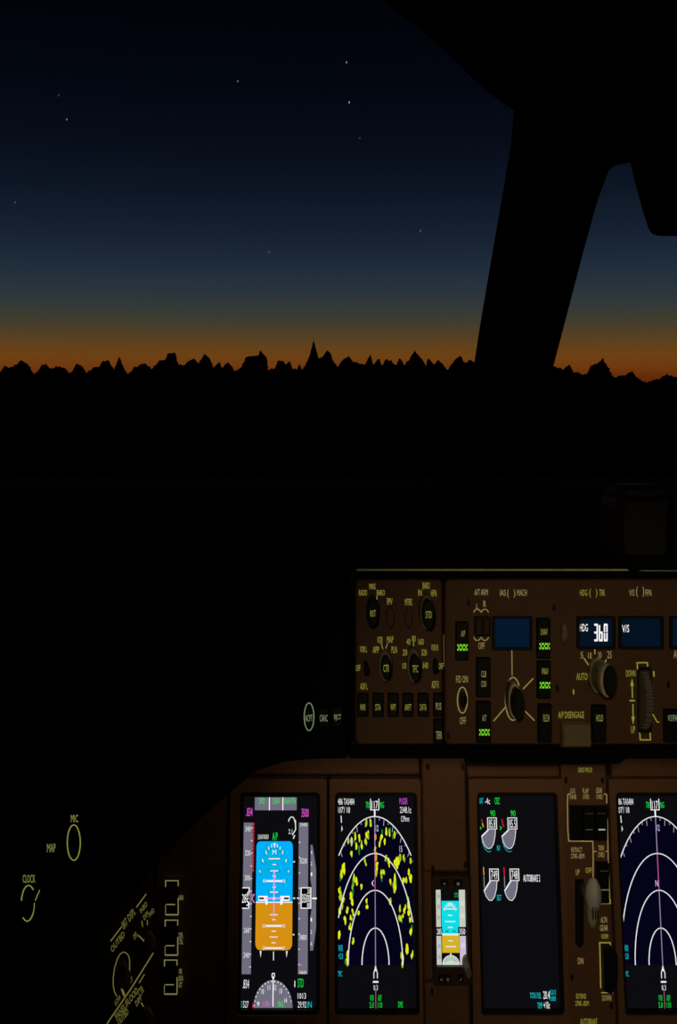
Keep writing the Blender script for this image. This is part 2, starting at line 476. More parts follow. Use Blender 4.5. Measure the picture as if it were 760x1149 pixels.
# left wing of the hood coming back towards the pilot
mb = MB(WING); mb.mat(BLACK)
mb.slab([(-70, 640), (388, 640), (390, 850), (350, 851), (320, 854), (290, 864), (262, 886), (230, 914), (180, 965), (110, 1052), (60, 1122), (28, 1180), (-70, 1180)], -0.05, 0.0, .004, 3)
build('side_wing', mb, t)
def dlbutton(cx, cy, txt, ring, wd):
    mb = MB(WING); mb.mat(BUTTON)
    if ring: mb.knob(cx, cy, 4.6, 14, [(1, 0), (1, .004), (.85, .006)])
    else: mb.slab(rr(cx - 6, cy - 11, cx + 6, cy + 11, 1.5), 0, .005, .001, 1)
    p = build('push_button', mb, t)
    l = MB(WING); l.mat(LETG); l.text(txt, cx, cy, wd, 7.5, .0064)
    if ring: l.line(ell(cx, cy, 5.4, 15.5, 0, 360, 40), 1.0, .0008, True)
    build('legend', l, p)
dlbutton(347, 804, 'ACPT', True, 8); dlbutton(363.5, 804, 'CANC', False, 8.5); dlbutton(379, 803.5, 'RJCT', False, 7.5)
# MIC switch, MAP light and CLOCK switch on the wing
mb = MB(WING); mb.mat(BUTTON); mb.knob(83, 945, 5.6, 16, [(1, 0), (1, .0015), (.8, .002)]); p = build('microphone_switch', mb, t)
l = MB(WING); l.mat(LETD); l.line(ell(83.2, 945, 7.3, 19.8, 0, 360, 44), 1.3, .001, True); l.text('MIC', 84, 918, 8, 8.5, .001); build('legend', l, p)
mb = MB(WING); mb.mat(BUTTON); mb.knob(33, 1013, 5.6, 16, [(1, 0), (1, .0015), (.8, .002)]); p = build('clock_switch', mb, t)
l = MB(WING); l.mat(LETD); l.line(ell(32.5, 1013, 8, 20, 172, 48, 24), 1.3, .001); l.line(ell(31, 1013, 7.8, 20, 2, -128, 24), 1.3, .001)
l.line([(45, 998), (40, 1010)], 1.0, .001); l.text('CLOCK', 33, 985.5, 14, 9, .001); build('legend', l, p)
mb = MB(WING); mb.mat(BUTTON); mb.knob(58, 978, 5.6, 12, [(1, 0), (1, .0015), (.8, .002)]); p = build('map_light_knob', mb, t)
l = MB(WING); l.mat(LETD); l.text('MAP', 58, 951, 9.5, 9.5, .001); build('legend', l, p)

# small box lying on the hood
bt = root('equipment_box', Vector(((725 - CX) / F * .93, .93, ZT + .006)), 'small dark rounded box standing on the hood at the right edge', 'box')
BP = Plane((0, .90, zof(600, .90)), (0, -1, .06), 600)
BOXM = surf('dark_brown_plastic', (36, 28, 24), .5, spec=.3)
mb = MB(BP); mb.mat(BOXM); mb.slab(rr(694, 556, 755, 633, 9, 16), -.06, 0, .012, 7); build('body', mb, bt)
mb = MB(BP); mb.mat(BOXM); mb.slab(rr(698, 545, 752, 562, 8, 8), -.055, -.004, .008, 5); build('lid', mb, bt)

# ==================================================== CONTROL PANELS
O = .0006   # height of printed marks above a plate
def button(t, x0, y0, x1, y1, leg, bars=None, pl=MCP, h=.006, mat=None, lm=None, name='push_button'):
    mb = MB(pl); mb.mat(mat or BUTTON); mb.slab(rr(x0, y0, x1, y1, 1.2), 0, h, .0012, 1.1)
    p = build(name, mb, t)
    if leg:
        l = MB(pl); l.mat(lm or LET)
        for s, cx, cy, w_, h_ in leg: l.text(s, cx, cy, w_, h_, h + .0004)
        build('legend', l, p)
    if bars:
        cx, cy = bars; b = MB(pl); b.mat(BAR)
        for k in range(3):
            for i in range(3):
                for j in range(3):
                    if (i + j) % 2 == 0:
                        x = cx - 5.6 + k * 3.9 + i * 1.2; y = cy - 3.6 + j * 2.4
                        b.rect(x, y, x + 1.2, y + 2.2, h + .0004)
        build('light_bar', b, p)
    return p
def screw(t, cx, cy, pl=MCP):
    mb = MB(pl); mb.mat(SCREW); mb.knob(cx, cy, 1.8, 4, [(1, 0), (1, .0012), (.7, .0018)], 12); build('screw', mb, t)

# ---- flight display control panel (left)
t = root('display_control_panel', MCP.P(448, 838), 'brown display control panel with MINS and BARO knobs left of the autopilot panel', 'control panel')
mb = MB(MCP); mb.mat(BROWN3); mb.slab(rr(399, 650, 497, 836, 5, 8), -.006, 0, .002, 2); build('face_plate', mb, t)
l = LM(MCP); l.mat(LETY)
for s, x, y, w_, h_ in (('RADIO', 407.5, 665, 9, 6.5), ('BARO', 427.5, 665, 9, 6.5), ('MTRS', 458.5, 675.5, 8, 7.5), ('IN', 471.5, 665, 4, 7), ('APP', 423.0, 711, 0, 0)):
    if w_: l.text(s, x, y, w_, h_, O)
for s, x, y, w_, h_ in (('MINS', 418, 658, 7, 6.5), ('FPV', 437.5, 675, 6, 7.5), ('BARO', 478.5, 657, 8, 7.5), ('HPA', 487, 665.5, 6.5, 7.5),
                        ('VOR', 426.5, 718, 6, 7.5), ('MAP', 438, 717.5, 7, 7.5), ('APP', 422, 729, 7, 7.5), ('PLN', 442.5, 729, 6, 7.5),
                        ('VOR L', 408, 728.5, 8, 7), ('OFF', 402, 749.5, 5, 7), ('ADF L', 408.5, 770, 8, 7),
                        ('40', 458.5, 720, 4, 7), ('80', 464.5, 716.5, 4, 7), ('160', 472.5, 720, 6, 7), ('20', 454.5, 732, 5, 7), ('320', 476, 732, 6, 7),
                        ('10', 454, 747, 4, 7), ('640', 477.5, 746.5, 6, 7), ('VOR R', 488, 726.5, 8, 7), ('OFF', 495, 747.5, 5, 7), ('ADF R', 488.5, 768, 8, 8)):
    l.text(s, x, y, w_, h_, O)
l.mat(LET)
l.line([(428, 722), (430, 729)], .8, O); l.line([(435, 722), (433, 728), (435.5, 733), (435.5, 737)], .8, O)
l.line([(464.5, 720), (464, 724), (467, 730), (467.5, 736)], .8, O); l.line([(456.5, 737), (458, 741)], .8, O); l.line([(423, 669), (423, 673)], .9, O)
l.mat(glow(88, 78, 52)); l.line([(498, 712), (498.4, 748)], .7, O)
build('marking', l, t)
def knob(t, cx, cy, rx, ry, ph, m1, txt=None, tw=6, th=6, m2=None, knurl=.05, inner=.72, name='knob', lm=None):
    mb = MB(MCP); mb.mat(m1); mb.knob(cx, cy, rx, ry, [(1, 0), (1, ph * .45), (.94, ph * .5)], 32, knurl)
    p = build(name, mb, t)
    mb = MB(MCP); mb.mat(m2 or m1); mb.knob(cx, cy, rx * inner, ry * inner, [(1, ph * .5), (1, ph * .95), (.9, ph)], 28, knurl * .6)
    q = build('cap', mb, p)
    if txt:
        l = MB(MCP); l.mat(lm or LETY); l.text(txt, cx, cy, tw, th, ph + .0005); build('legend', l, q)
    return p
knob(t, 418, 686, 7.5, 19, .018, BLKPL, 'RST', 6, 7, inner=.8)
mb = MB(MCP); mb.mat(BROWN3); mb.knob(438, 692, 4.5, 12, [(1, 0), (1, .005), (.85, .007)]); build('round_button', mb, t)
mb = MB(MCP); mb.mat(BROWN3); mb.knob(458.5, 693, 4.0, 11, [(1, 0), (1, .005), (.85, .007)]); build('round_button', mb, t)
knob(t, 477, 685, 7.5, 20, .036, DGREY, 'STD', 6.5, 7.5, BLKPL, inner=.82)
knob(t, 432, 745, 7.5, 18, .024, DGREY, 'CTR', 6, 8, BLKPL, inner=.72)
knob(t, 463, 744, 7.5, 20, .032, DGREY, 'TFC', 6, 8, BLKPL, inner=.72)
for cx, cy in ((410.5, 749), (488, 747)):
    mb = MB(MCP); mb.mat(BLKPL); mb.knob(cx, cy, 2.6, 9, [(1, 0), (1, .004), (.6, .006)], 16)
    mb.knob(cx, cy - 2, 1.5, 5, [(1, .004), (.9, .02), (1.1, .022), (.7, .024)], 16); build('toggle_switch', mb, t)
for s, x, w_ in (('WXR', 407, 6), ('STA', 424, 6), ('WPT', 441, 6), ('ARPT', 457.5, 7.5), ('DATA', 474.5, 7)):
    button(t, x - 6, 777, x + 6, 803, [(s, x, 792, w_, 7)], lm=LETY)
button(t, 486, 777, 497, 803, [('POS', 491.5, 791, 6, 8)]); button(t, 486, 806, 497, 834, [('TERR', 492, 823, 6.5, 8.5)])

# ---- autopilot mode control panel
t = root('mode_control_panel', MCP.P(620, 838), 'brown autopilot panel with blue windows, heading reading 360 and green-lit buttons', 'control panel')
mb = MB(MCP); mb.mat(BROWN3); mb.slab(rr(499.5, 650, 850, 836, 5, 8), -.006, 0, .002, 2); build('face_plate', mb, t)
l = LM(MCP); l.mat(LET)
for s, x, y, w_, h_ in (('A/T ARM', 540, 664.5, 15, 7), ('L', 535.5, 680, 2, 5), ('R', 544, 677.5, 3, 7), ('OFF', 540.5, 724.5, 7, 7.5),
                        ('IAS', 564.5, 665, 6.5, 7), ('(', 570.2, 666, 1.8, 10), (')', 577.4, 666, 1.8, 10), ('MACH', 585.8, 665, 11, 7),
                        ('F/D ON', 518.5, 762, 13, 8), ('OFF', 519.5, 808.5, 7, 8), ('V/S', 709, 665, 6, 7), ('(', 714.8, 664, 2, 12), (')', 722, 664, 2, 12), ('FPA', 728, 665, 7, 7),
                        ('5', 653, 735, 3, 7), ('10', 662, 735.5, 4, 7), ('20', 673, 735, 4, 7), ('25', 684, 734.5, 5, 8), ('AUTO', 763, 734, 14, 9)):
    l.text(s, x, y, w_, h_, O)
l.mat(LETY)
for s, x, y, w_, h_ in (('HDG', 655, 665, 8, 7), ('(', 662.3, 665.5, 1.8, 10), (')', 669.5, 665.5, 1.8, 10), ('TRK', 675.8, 665, 6.5, 7),
                        ('AUTO', 653, 759, 12, 8), ('A/P DISENGAGE', 641, 802, 29, 7.5), ('DOWN', 708, 755.5, 10.5, 7.5), ('UP', 710.5, 818.5, 4.5, 8)):
    l.text(s, x, y, w_, h_, O)
l.mat(LET)
for x in (535.7, 544.3):
    l.line(ell(x, 688, 3.9, 4.5, 10, 170, 14), .9, O); l.line(ell(x, 714, 3.9, 4.5, 190, 350, 14), .9, O)
l.line(ell(519, 785.5, 5.6, 14.5, 0, 360, 36), 1.1, O, True)
l.mat(LET)
l.line([(574.5, 729), (574.8, 758)], .9, O); l.line(ell(575.8, 784, 8.6, 24, 38, 288, 40), 1.2, O)
for a, b in (((554, 809), (568, 792.5)), ((587, 773), (598.5, 761)), ((589.5, 798), (600, 808.5)), ((655, 738), (661, 747)), ((680.5, 740), (677, 747)), ((667.5, 728), (667.7, 734)), ((659.5, 758.5), (661, 758.5))):
    l.line([a, b], 1.2, O)
l.mat(LETY)
l.line([(715.5, 751), (715, 743.5), (726.5, 743.5), (727, 751)], 1.3, O); l.line([(718, 821), (718.5, 830), (730, 830), (729.5, 821)], 1.3, O)
l.line([(709.5, 770), (709.8, 783)], 1.2, O); l.line([(706.5, 786), (712.5, 786)], 1.6, O); l.line([(710.3, 790), (710.5, 805)], 1.2, O)
l.flat([(709.3, 761), (711.4, 769.5), (707.4, 769.5)], O); l.flat([(710.6, 813), (712.4, 804), (708.6, 804)], O)
l.line([(732.5, 801), (737.5, 810), (740, 810)], 1.1, O); l.line([(733.5, 753), (734, 759)], 1.6, O); l.line([(643.6, 773.5), (643.8, 779)], 1.4, O)
build('marking', l, t)
# windows
def lcd(x0, y0, x1, y1, texts, m=BLUEWIN):
    mb = MB(MCP); mb.mat(BLKPL); a = rr(x0 - 3, y0 - 3, x1 + 3, y1 + 3, 1.5); b = rr(x0, y0, x1, y1, 1)
    mb.frame(a, b, 0, .0035); f = build('display_window', mb, t)
    mb = MB(MCP); mb.mat(m); mb.slab(rr(x0, y0, x1, y1, 1), 0, .001); build('glass', mb, f)
    if texts:
        l = MB(MCP); l.mat(CWHITE)
        for s, x, y, w_, h_ in texts: l.text(s, x, y, w_, h_, .0016)
        build('digits', l, f)
    return f
lcd(555, 694, 594, 726, None, BLUEWIN)
f = lcd(650, 694, 687, 725, [('HDG', 654.8, 704, 9, 8.5)], BLUEDIM)
seg = MB(MCP); seg.mat(CWHITE)
def digit(cx, cy, w_, h_, on):
    x0, x1, y0, y1 = cx - w_ / 2, cx + w_ / 2, cy - h_ / 2, cy + h_ / 2
    P_ = {'a': ((x0, y0), (x1, y0)), 'b': ((x1, y0), (x1, cy)), 'c': ((x1, cy), (x1, y1)), 'd': ((x0, y1), (x1, y1)), 'e': ((x0, cy), (x0, y1)), 'f': ((x0, y0), (x0, cy)), 'g': ((x0, cy), (x1, cy))}
    for c in on:
        (ax, ay), (bx, by) = P_[c]
        if ay == by: seg.rect(ax - .6, ay - 1.1, bx + .6, ay + 1.1, .0016)
        else: seg.rect(ax - .75, ay + .4, ax + .75, by - .4, .0016)
digit(668.6, 709.5, 2.8, 17.5, 'abcdg'); digit(673.9, 709.5, 2.8, 17.5, 'fgedc'); digit(679.4, 709.5, 2.8, 17.5, 'abcdef')
build('digits', seg, f)
lcd(697, 694, 741, 725, [('V/S', 701.7, 705, 8, 8.5)], BLUEDIM)
lcd(754, 694, 815, 725, None, BLUEWIN)
# buttons
button(t, 511, 697, 525, 740, [('A/P', 518.8, 710, 4.5, 7)], (518, 725.5))
button(t, 534, 737, 549.5, 781, [('CLB', 541.8, 755, 5.5, 7), ('CON', 541.8, 766, 5.5, 7)])
button(t, 534, 786, 550, 832, [('A/T', 542.5, 804, 4.5, 7)], (542.5, 820))
button(t, 601.5, 693, 616.5, 738, [('LNAV', 609.2, 708, 7.5, 7)], (609.5, 724), lm=LETY)
button(t, 602, 741, 617, 783, [('VNAV', 610, 752, 7.5, 7)], (610, 767.5), lm=LETY)
button(t, 603, 789, 618, 832, [('FLCH', 611.5, 804, 6.5, 8)], lm=LET)
button(t, 663, 790, 679, 832, [('HOLD', 671, 804, 7.5, 7.5)], lm=LETY)
button(t, 744, 795, 759.5, 832, [('V/S', 749.2, 804, 4.5, 7), ('FPA', 754.8, 804, 5, 7)], lm=LETG)
# autothrottle arm toggles
for x in (536, 544.5):
    mb = MB(MCP); mb.mat(OLIVE); mb.slab(rr(x - 4.2, 691, x + 4.2, 712, 1), 0, .012, .003, 2.2); build('toggle_switch', mb, t)
mb = MB(MCP); mb.mat(BLKPL); mb.knob(519, 785, 3.2, 9, [(1, 0), (1, .004), (.6, .007)], 18)
mb.knob(519, 780, 1.8, 5, [(1, .004), (.9, .018), (1.15, .022), (.6, .026)], 16); build('toggle_switch', mb, t)
knob(t, 573.5, 782, 7, 21, .04, GREYK, None, m2=BLKPL, inner=.8, knurl=.08)
mb = MB(MCP); mb.mat(PILL); mb.knob(633, 710, 4.2, 12, [(1, 0), (1, .002), (.85, .005), (.5, .006)], 24); build('annunciator_lens', mb, t)
# heading selector: outer bank ring, grey middle, black face
mb = MB(MCP); mb.mat(GREYK); mb.knob(667.5, 756, 8.8, 20, [(1, 0), (1, .012), (.92, .014)], 36, .05); p = build('knob', mb, t, label='heading knob with a grey barrel and black face')
mb = MB(MCP); mb.mat(GREYK); mb.knob(667, 755, 8.2, 18, [(1, .014), (1, .042), (.95, .044)], 36, .04); q = build('barrel', mb, p)
mb = MB(MCP); mb.mat(BLKPL); mb.knob(668, 754, 6.6, 16.5, [(.96, .044), (1, .045), (1, .050), (.9, .052)], 30); build('face', mb, p)
# disengage bar
mb = MB(MCP); mb.mat(TAN)
mb.smooth = False
prf = [(836, 0), (836, .010), (833, .014), (815, .014), (810, .012), (808, .008), (808, 0)]
mb.rings([[MCP.P(x, y, o_ * k) for y, o_ in prf] for x, k in ((628, .8), (629.5, 1), (658.5, 1), (660, .8))]); build('disengage_bar', mb, t)
# thumbwheel
mb = MB(MCP); mb.mat(BLKPL); mb.frame(rr(715.5, 748, 731, 822, 3, 5), rr(717, 752, 729.5, 818, 2, 4), 0, .002); p = build('thumbwheel_well', mb, t)
mb = MB(MCP); mb.mat(DGREY); rg = []
for k in range(0, 57):
    a = math.pi * k / 56; rib = 0.0 if k % 4 < 2 else .0022
    hh = .020 * math.sin(a) - rib * math.sin(a)
    py = 785 - 33 * math.cos(a) * (1 - rib * 6)
    rg.append([MCP.P(718.5, py, 0), MCP.P(718.5, py, hh), MCP.P(725.5, py, hh), MCP.P(725.5, py, 0)])
mb.rings(rg); build('thumbwheel', mb, t)
for x, y in ((625.5, 772), (750, 768), (503, 825), (622, 682), (526, 676)): screw(t, x, y)

# ==================================================== MAIN PANEL
t = root('instrument_panel', MAIN.P(400, 1155), 'brown main instrument panel carrying the screens below the glareshield', 'instrument panel')
def plate(pts, o0, o1, m=BROWN, name='panel_plate', ch=.002):
    mb = MB(MAIN, True); mb.mat(m); mb.slab(pts, o0, o1, ch, 2); return build(name, mb, t)
plate(rr(-80, 826, 830, 1180), -.03, -.010, BLKPL, 'backing_plate', 0)
plate([(176, 900), (256, 846), (256, 1172), (176, 1172)], -.010, -.002)
plate(rr(258, 846, 471, 869, 2), -.010, .002)
plate(rr(474, 846, 523, 978, 2), -.010, 0)
plate(rr(474, 1104, 523, 1172, 2), -.010, 0)
plate(rr(474, 979.5, 523, 1102.5, 1), -.010, -.004)
plate(rr(525, 860, 629, 872, 2), -.010, .002)
plate(rr(688, 846, 830, 872, 2), -.010, .002)
for x, y in ((486, 974), (522, 970), (485, 1112), (480, 860), (519, 860)): screw(t, x, y, MAIN)
# source select buttons
for (y0, yi, y1, x, legs) in ((986, 1012.5, 1024, 194, [('NAV', 204.5, 1005, 5, 6)]),
                              (1030, 1058.5, 1069, 193.5, [('DSPL', 204, 1047, 5, 6), ('CTRL', 204, 1054, 5, 6)]),
                              (1074.5, 1102, 1112.5, 192.7, [('AIR', 203.5, 1087, 3.5, 6), ('DATA', 204, 1095, 5, 6), ('ATT', 203.5, 1102.5, 4, 6)])):
    mb = MB(MAIN); mb.mat(BUTTON); mb.slab(rr(x - 6.2, y0 + 1, x + 6.2, y1 - 1, 1), -.002, .005, .001, 1); p = build('push_button', mb, t)
    l = MB(MAIN); l.mat(LETO); o_ = .0054
    l.line([(x - 7, y0 + 7), (x - 7, y0), (x + 7, y0), (x + 7, y0 + 6)], 1.1, o_)
    l.line([(x + 7, y0 + 19), (x + 7, y1)], 1.0, o_); l.line([(x - 7, yi), (x - 7.2, y1)], .6, o_)
    l.line([(x - 7, y1), (x + 7, y1)], 1.4, o_); l.line([(x - 6, yi), (x + 3.5, yi)], 1.1, o_)
    for s, a, b, w_, h_ in legs: l.text(s, a, b, w_, h_, o_)
    build('legend', l, p)

# ---- sloping side panel with dimmer knobs
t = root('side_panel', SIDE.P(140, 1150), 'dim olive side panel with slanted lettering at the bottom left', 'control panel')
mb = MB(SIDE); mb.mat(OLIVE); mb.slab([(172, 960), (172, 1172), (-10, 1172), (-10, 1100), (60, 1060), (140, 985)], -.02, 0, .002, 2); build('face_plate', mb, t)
l = LM(SIDE); l.mat(glow(108, 104, 52))
d = Vector((40, -53)).normalized(); up = (-.35, -.94); dd = (d.x, d.y)
l.line([(124, 1056), (136.5, 1039.5)], 1.2, O); l.line([(153, 1018), (164, 1003)], 1.2, O)
l.text('DSPL', 147.5, 1026, 12, 8, O, dd, up); l.text('BRT', 140, 1036, 8, 8, O, dd, up)
l.text('OUTBD', 132, 1056.5, 24, 6.5, O, dd, up); l.text('INBD', 161, 1018, 12, 5, O, dd, up); l.text('DIM', 163.5, 1027, 8, 5, O, dd, up); l.text('FWD', 170, 1024, 9, 5, O, dd, up)
l.text('OFF', 151.5, 1050, 6, 6, O, dd, up); l.line([(154.5, 1049), (159, 1053), (166, 1061)], 1.3, O)
l.line([(159, 1033), (160, 1040)], .9, O); l.line([(165.3, 1032), (165.3, 1038)], .9, O)
ring = [(145, 1099), (145.5, 1078), (144.5, 1073), (142, 1069.5), (138.5, 1068), (135, 1070), (131.5, 1076), (128.5, 1086), (127, 1097), (127, 1106), (128.5, 1113), (131, 1118)]
l.line(ring, 1.0, O)
l.line([(120, 1148.5), (147, 1109), (172, 1069)], 1.3, O); l.line([(156, 1103), (162, 1093)], 1.0, O)
l.text('PANEL/FLOOD', 142, 1126, 40, 7, O, dd, up); l.text('OUTBD', 138, 1141, 18, 6.5, O, dd, up)
l.text('LOW', 132, 1122, 10, 5, O, dd, up); l.text('1', 138, 1113, 3, 9, O, dd, up); l.text('2', 140, 1104, 3, 8, O, dd, up); l.text('BRT', 146, 1101, 9, 4.5, O, dd, up)
l.text('CTR', 158, 1112, 8, 8, O, dd, up); l.text('DIM', 155, 1123, 9, 6, O, dd, up); l.line([(158.5, 1125), (162, 1131)], 1.2, O); l.text('V', 163, 1147, 5, 6, O)
build('marking', l, t)
def knob_s(cx, cy, rx, ry):
    mb = MB(SIDE); mb.mat(DGREY); mb.knob(cx, cy, rx, ry, [(1, 0), (1, .006), (.8, .008), (.75, .02), (.6, .022)], 24, .05); build('knob', mb, t)
knob_s(137, 1092, 6, 17); knob_s(166, 1053, 5, 10); knob_s(164, 1138, 5, 12)

# ==================================================== DISPLAY UNITS
def display(name, label, bx, sc, ry=1150):
    """bx: brown surround x0,y0,x1,y1; sc: black glass x0,y0,x1,y1 (columns at the reference row)"""
    c = MAIN.Q((sc[0] + sc[2]) / 2, sc[3])
    t = root(name, c, label, 'screen')
    n = 4
    mb = MB(MAIN, True); mb.mat(BROWN2)
    mb.frame(rr(*bx, 3, 3, n), rr(*sc, 4, 6, n), -.010, .004)
    build('surround', mb, t)
    mb = MB(MAIN, True); mb.mat(BLKPL)
    mb.frame(rr(*sc, 4, 6, n), rr(sc[0] + 3.5, sc[1] + 5, sc[2] - 3.5, sc[3] - 5, 2.5, 4, n), -.010, .001)
    build('bezel', mb, t)
    mb = MB(MAIN, True); mb.mat(SCREEN); mb.slab(rr(sc[0] + 3, sc[1] + 4, sc[2] - 3, sc[3] - 4, 2, 3, n), -.010, -.003)
    return t, build('screen', mb, t)
Z = -.0027; Z1 = -.0025; Z2 = -.0023; Z3 = -.0021; Z4 = -.0019
def DM(): return MB(MAIN, True)
def DT(): return LM(MAIN, True)

# ---- primary flight display
t, scn = display('display_unit', 'screen with blue-over-orange attitude picture, leftmost large display', (259, 873, 367, 1156), (270, 888, 359.5, 1138))
m = DM(); m.mat(TAPE); m.rect(286, 895.5, 333, 910, Z); m.mat(CWHITE); m.rect(301.9, 895.5, 302.9, 910, Z1); m.rect(317, 895.5, 318, 910, Z1)
m.mat(GREEN); m.text('SPD', 294, 899.5, 6.5, 7, Z1); m.text('LNAV', 310, 899.5, 8, 7, Z1); m.text('VNAV PTH', 325.3, 899.5, 13, 7, Z1)
build('mode_annunciator', m, t)
# attitude
m = DM(); AX0, AX1, AY0, AY1, HOR = 288.5, 329, 945, 1067.5, 1013.5
m.mat(glow(0, 176, 250))
top = ell(AX1 - 4, AY0 + 6, 4, 6, 0, 90, 6) + ell(AX0 + 4, AY0 + 6, 4, 6, 90, 180, 6)
m.flat(top + [(AX0, HOR), (AX1, HOR)], Z)
m.mat(glow(214, 144, 18)); bot = ell(AX0 + 5, AY1 - 8, 5, 8, 180, 270, 6) + ell(AX1 - 5, AY1 - 8, 5, 8, 270, 360, 6)
m.flat([(AX1, HOR), (AX0, HOR)] + bot, Z)
m.mat(WHITE); m.rect(AX0, HOR - .7, AX1, HOR + .7, Z1)
att = build('attitude_indicator', m, t)
m = DM(); m.mat(WHITE); cx = 308.6
def pitch(y, hw, h=1.0): m.rect(cx - hw, y - h / 2, cx + hw, y + h / 2, Z2)
for y, hw in ((964.5, 6.3), (971, 2), (978, 4.5), (984, 2), (989.5, 9), (996.5, 2), (1002, 4.5), (1027.5, 4.5), (1033, 2), (1046, 2.5), (1052.5, 4.5), (1059, 2.3)): pitch(y, hw, 1.1)
pitch(1040, 9, 2.4); pitch(1065, 9.5, 2); pitch(989.5, 9, 2.2)
for y in (989.5, 1040, 1065):
    for s in (-1, 1): m.text('10' if y < 1050 else '20', cx + s * 11, y, 2.6, 4.5, Z2)
m.flat([(308.6, 953), (310, 947), (307.2, 947)], Z2); m.text('M', 308.6, 957, 4, 5, Z2)
for a, r1 in ((-45, 1), (-30, 1), (-20, .8), (-10, .8), (10, .8), (20, .8), (30, 1), (45, 1), (-60, 1), (60, 1)):
    s_, c_ = math.sin(R(a)), math.cos(R(a)); m.line([(cx + s_ * 19, 1008 - c_ * 61), (cx + s_ * (19 - 1.3 * r1), 1008 - c_ * (61 - 5 * r1))], .8, Z2)
build('pitch_ladder', m, att)
m = DM(); m.mat(PINK); m.rect(cx - .6, 979, cx + .6, 1030, Z3); m.rect(298.5, 1008.2, 318, 1009.8, Z3); build('flight_director', m, att)
m = DM()
for s in (-1, 1):
    P_ = lambda a: cx + s * a
    m.mat(CWHITE); m.flat([(P_(7), 1006.2), (P_(17.3), 1006.2), (P_(17.3), 1011.6), (P_(9.3), 1011.6), (P_(9.3), 1016), (P_(7), 1016)], Z3)
    m.mat(glow(8, 8, 10)); m.flat([(P_(11), 1007.8), (P_(16.5), 1007.8), (P_(16.5), 1010), (P_(11), 1010)], Z4)
m.mat(CWHITE); m.rect(cx - 1, 1007.5, cx + 1, 1010.5, Z3)
build('aircraft_symbol', m, att)
m = DT(); m.mat(WHITE)
for x, y in ((330.5, 968), (330.5, 1050), ): m.rect(x - 1, y - .7, x + 1, y + .7, Z)
m.rect(329.6, 1008.3, 332, 1009.8, Z); m.rect(334, 1008.3, 337, 1009.8, Z)
m.flat([(293.5, 1068.5), (295.4, 1068.5), (294.6, 1076)], Z); m.rect(308.2, 1069, 309.1, 1079, Z); m.flat([(322.2, 1068.5), (324.1, 1068.5), (323, 1076)], Z)
build('scale_mark', m, t)
# speed tape
m = DM(); m.mat(TAPE); m.rect(274, 924, 284, 1094.5, Z); m.mat(RED)
for k in range(14): m.rect(284.2, 924 + k * 4, 285.7, 927.2 + k * 4, Z)
m.mat(WHITE)
for y, s in ((931, '340'), (958, '320'), (986, '300'), (1045, '260'), (1073, '240')): m.text(s, 278.8, y, 6, 6, Z1)
for k in range(12): m.rect(282.2, 930 + k * 14.2 - .5, 284, 930 + k * 14.2 + .5, Z1)
st = build('speed_tape', m, t)
m = DM(); m.mat(glow(5, 5, 6)); m.rect(272.5, 997, 281.5, 1020, Z2); m.mat(CWHITE); m.line([(281, 1020), (272.5, 1020), (272.5, 997), (281, 997), (281, 1004)], 1.0, Z3); m.line([(281, 1013), (281, 1020)], 1, Z3)
m.text('28', 275.6, 1009, 4.6, 10, Z3); m.text('5', 279.5, 1013, 2.4, 9, Z3); m.text('6', 279.5, 1004, 2.4, 6, Z3); m.mat(PINK); m.line([(287, 1004), (284, 1009), (287, 1014)], .8, Z3); m.line([(283, 1005), (286, 1005)], .7, Z3); build('speed_readout', m, st)
m = DT(); m.mat(MAG); m.text('.834', 280, 912, 7, 9.5, Z); m.text('35000', 342.5, 913, 8, 9.5, Z); m.mat(WHITE); m.text('.834', 278.8, 1105.5, 7, 10, Z)
m.mat(glow(20, 190, 160)); m.text('GS', 273.5, 1128.5, 3, 7.5, Z); m.mat(WHITE); m.text('527', 278.9, 1128.5, 6, 7.5, Z)
m.mat(WHITE); m.text('LNAV/VNAV', 296, 940, 12, 5.5, Z); m.mat(GREEN); m.text('A/P', 309, 939.5, 6, 9, Z); m.text('STD', 338.6, 1104.5, 6.5, 10, Z)
m.mat(WHITE); m.rect(331.8, 1102, 332.7, 1109, Z); m.text('1013', 340, 1119, 9, 6.5, Z); m.text('29.92', 340.2, 1128.7, 9, 7, Z); m.mat(glow(20, 190, 190)); m.text('IN', 348.3, 1128.7, 5, 7, Z)
build('readout', m, t)
# altitude tape
m = DM(); m.mat(TAPE); m.rect(335.6, 924, 346.2, 1094.5, Z); m.mat(WHITE)
for y, s in ((967, '35200'), (1053, '34800')): m.text(s, 341, y, 8, 6, Z1)
m.text('35400', 341, 926.2, 8, 4, Z1); m.text('34600', 341, 1092.5, 8, 3.5, Z1)
for k in range(9): m.rect(335.8, 946 + k * 17.2 - .5, 337.4, 946 + k * 17.2 + .5, Z1)
m.mat(MAG); m.line([(336, 1084), (340, 1084)], 1, Z1)
at = build('altitude_tape', m, t)
m = DM(); m.mat(glow(5, 5, 6)); m.rect(338.6, 997, 349.4, 1020, Z2); m.mat(CWHITE); m.line([(338.6, 997), (349.4, 997), (349.4, 1020), (338.6, 1020)], 1, Z3, True)
m.text('350', 342.3, 1009, 5.5, 10, Z3); m.text('00', 347, 1009, 3.2, 9, Z3); m.text('20', 347, 1001, 3.2, 5, Z3); m.text('80', 347, 1016.5, 3.2, 5, Z3); build('altitude_readout', m, at)
m = DM(); m.mat(TAPE); m.flat([(348.8, 949), (351, 949), (355, 976), (355.2, 1042), (352, 1068), (348.8, 1068), (348.8, 1030), (350.6, 1020), (350.6, 998), (348.8, 988)], Z)
m.mat(CWHITE); m.rect(350.8, 1008.2, 356, 1009.9, Z2)
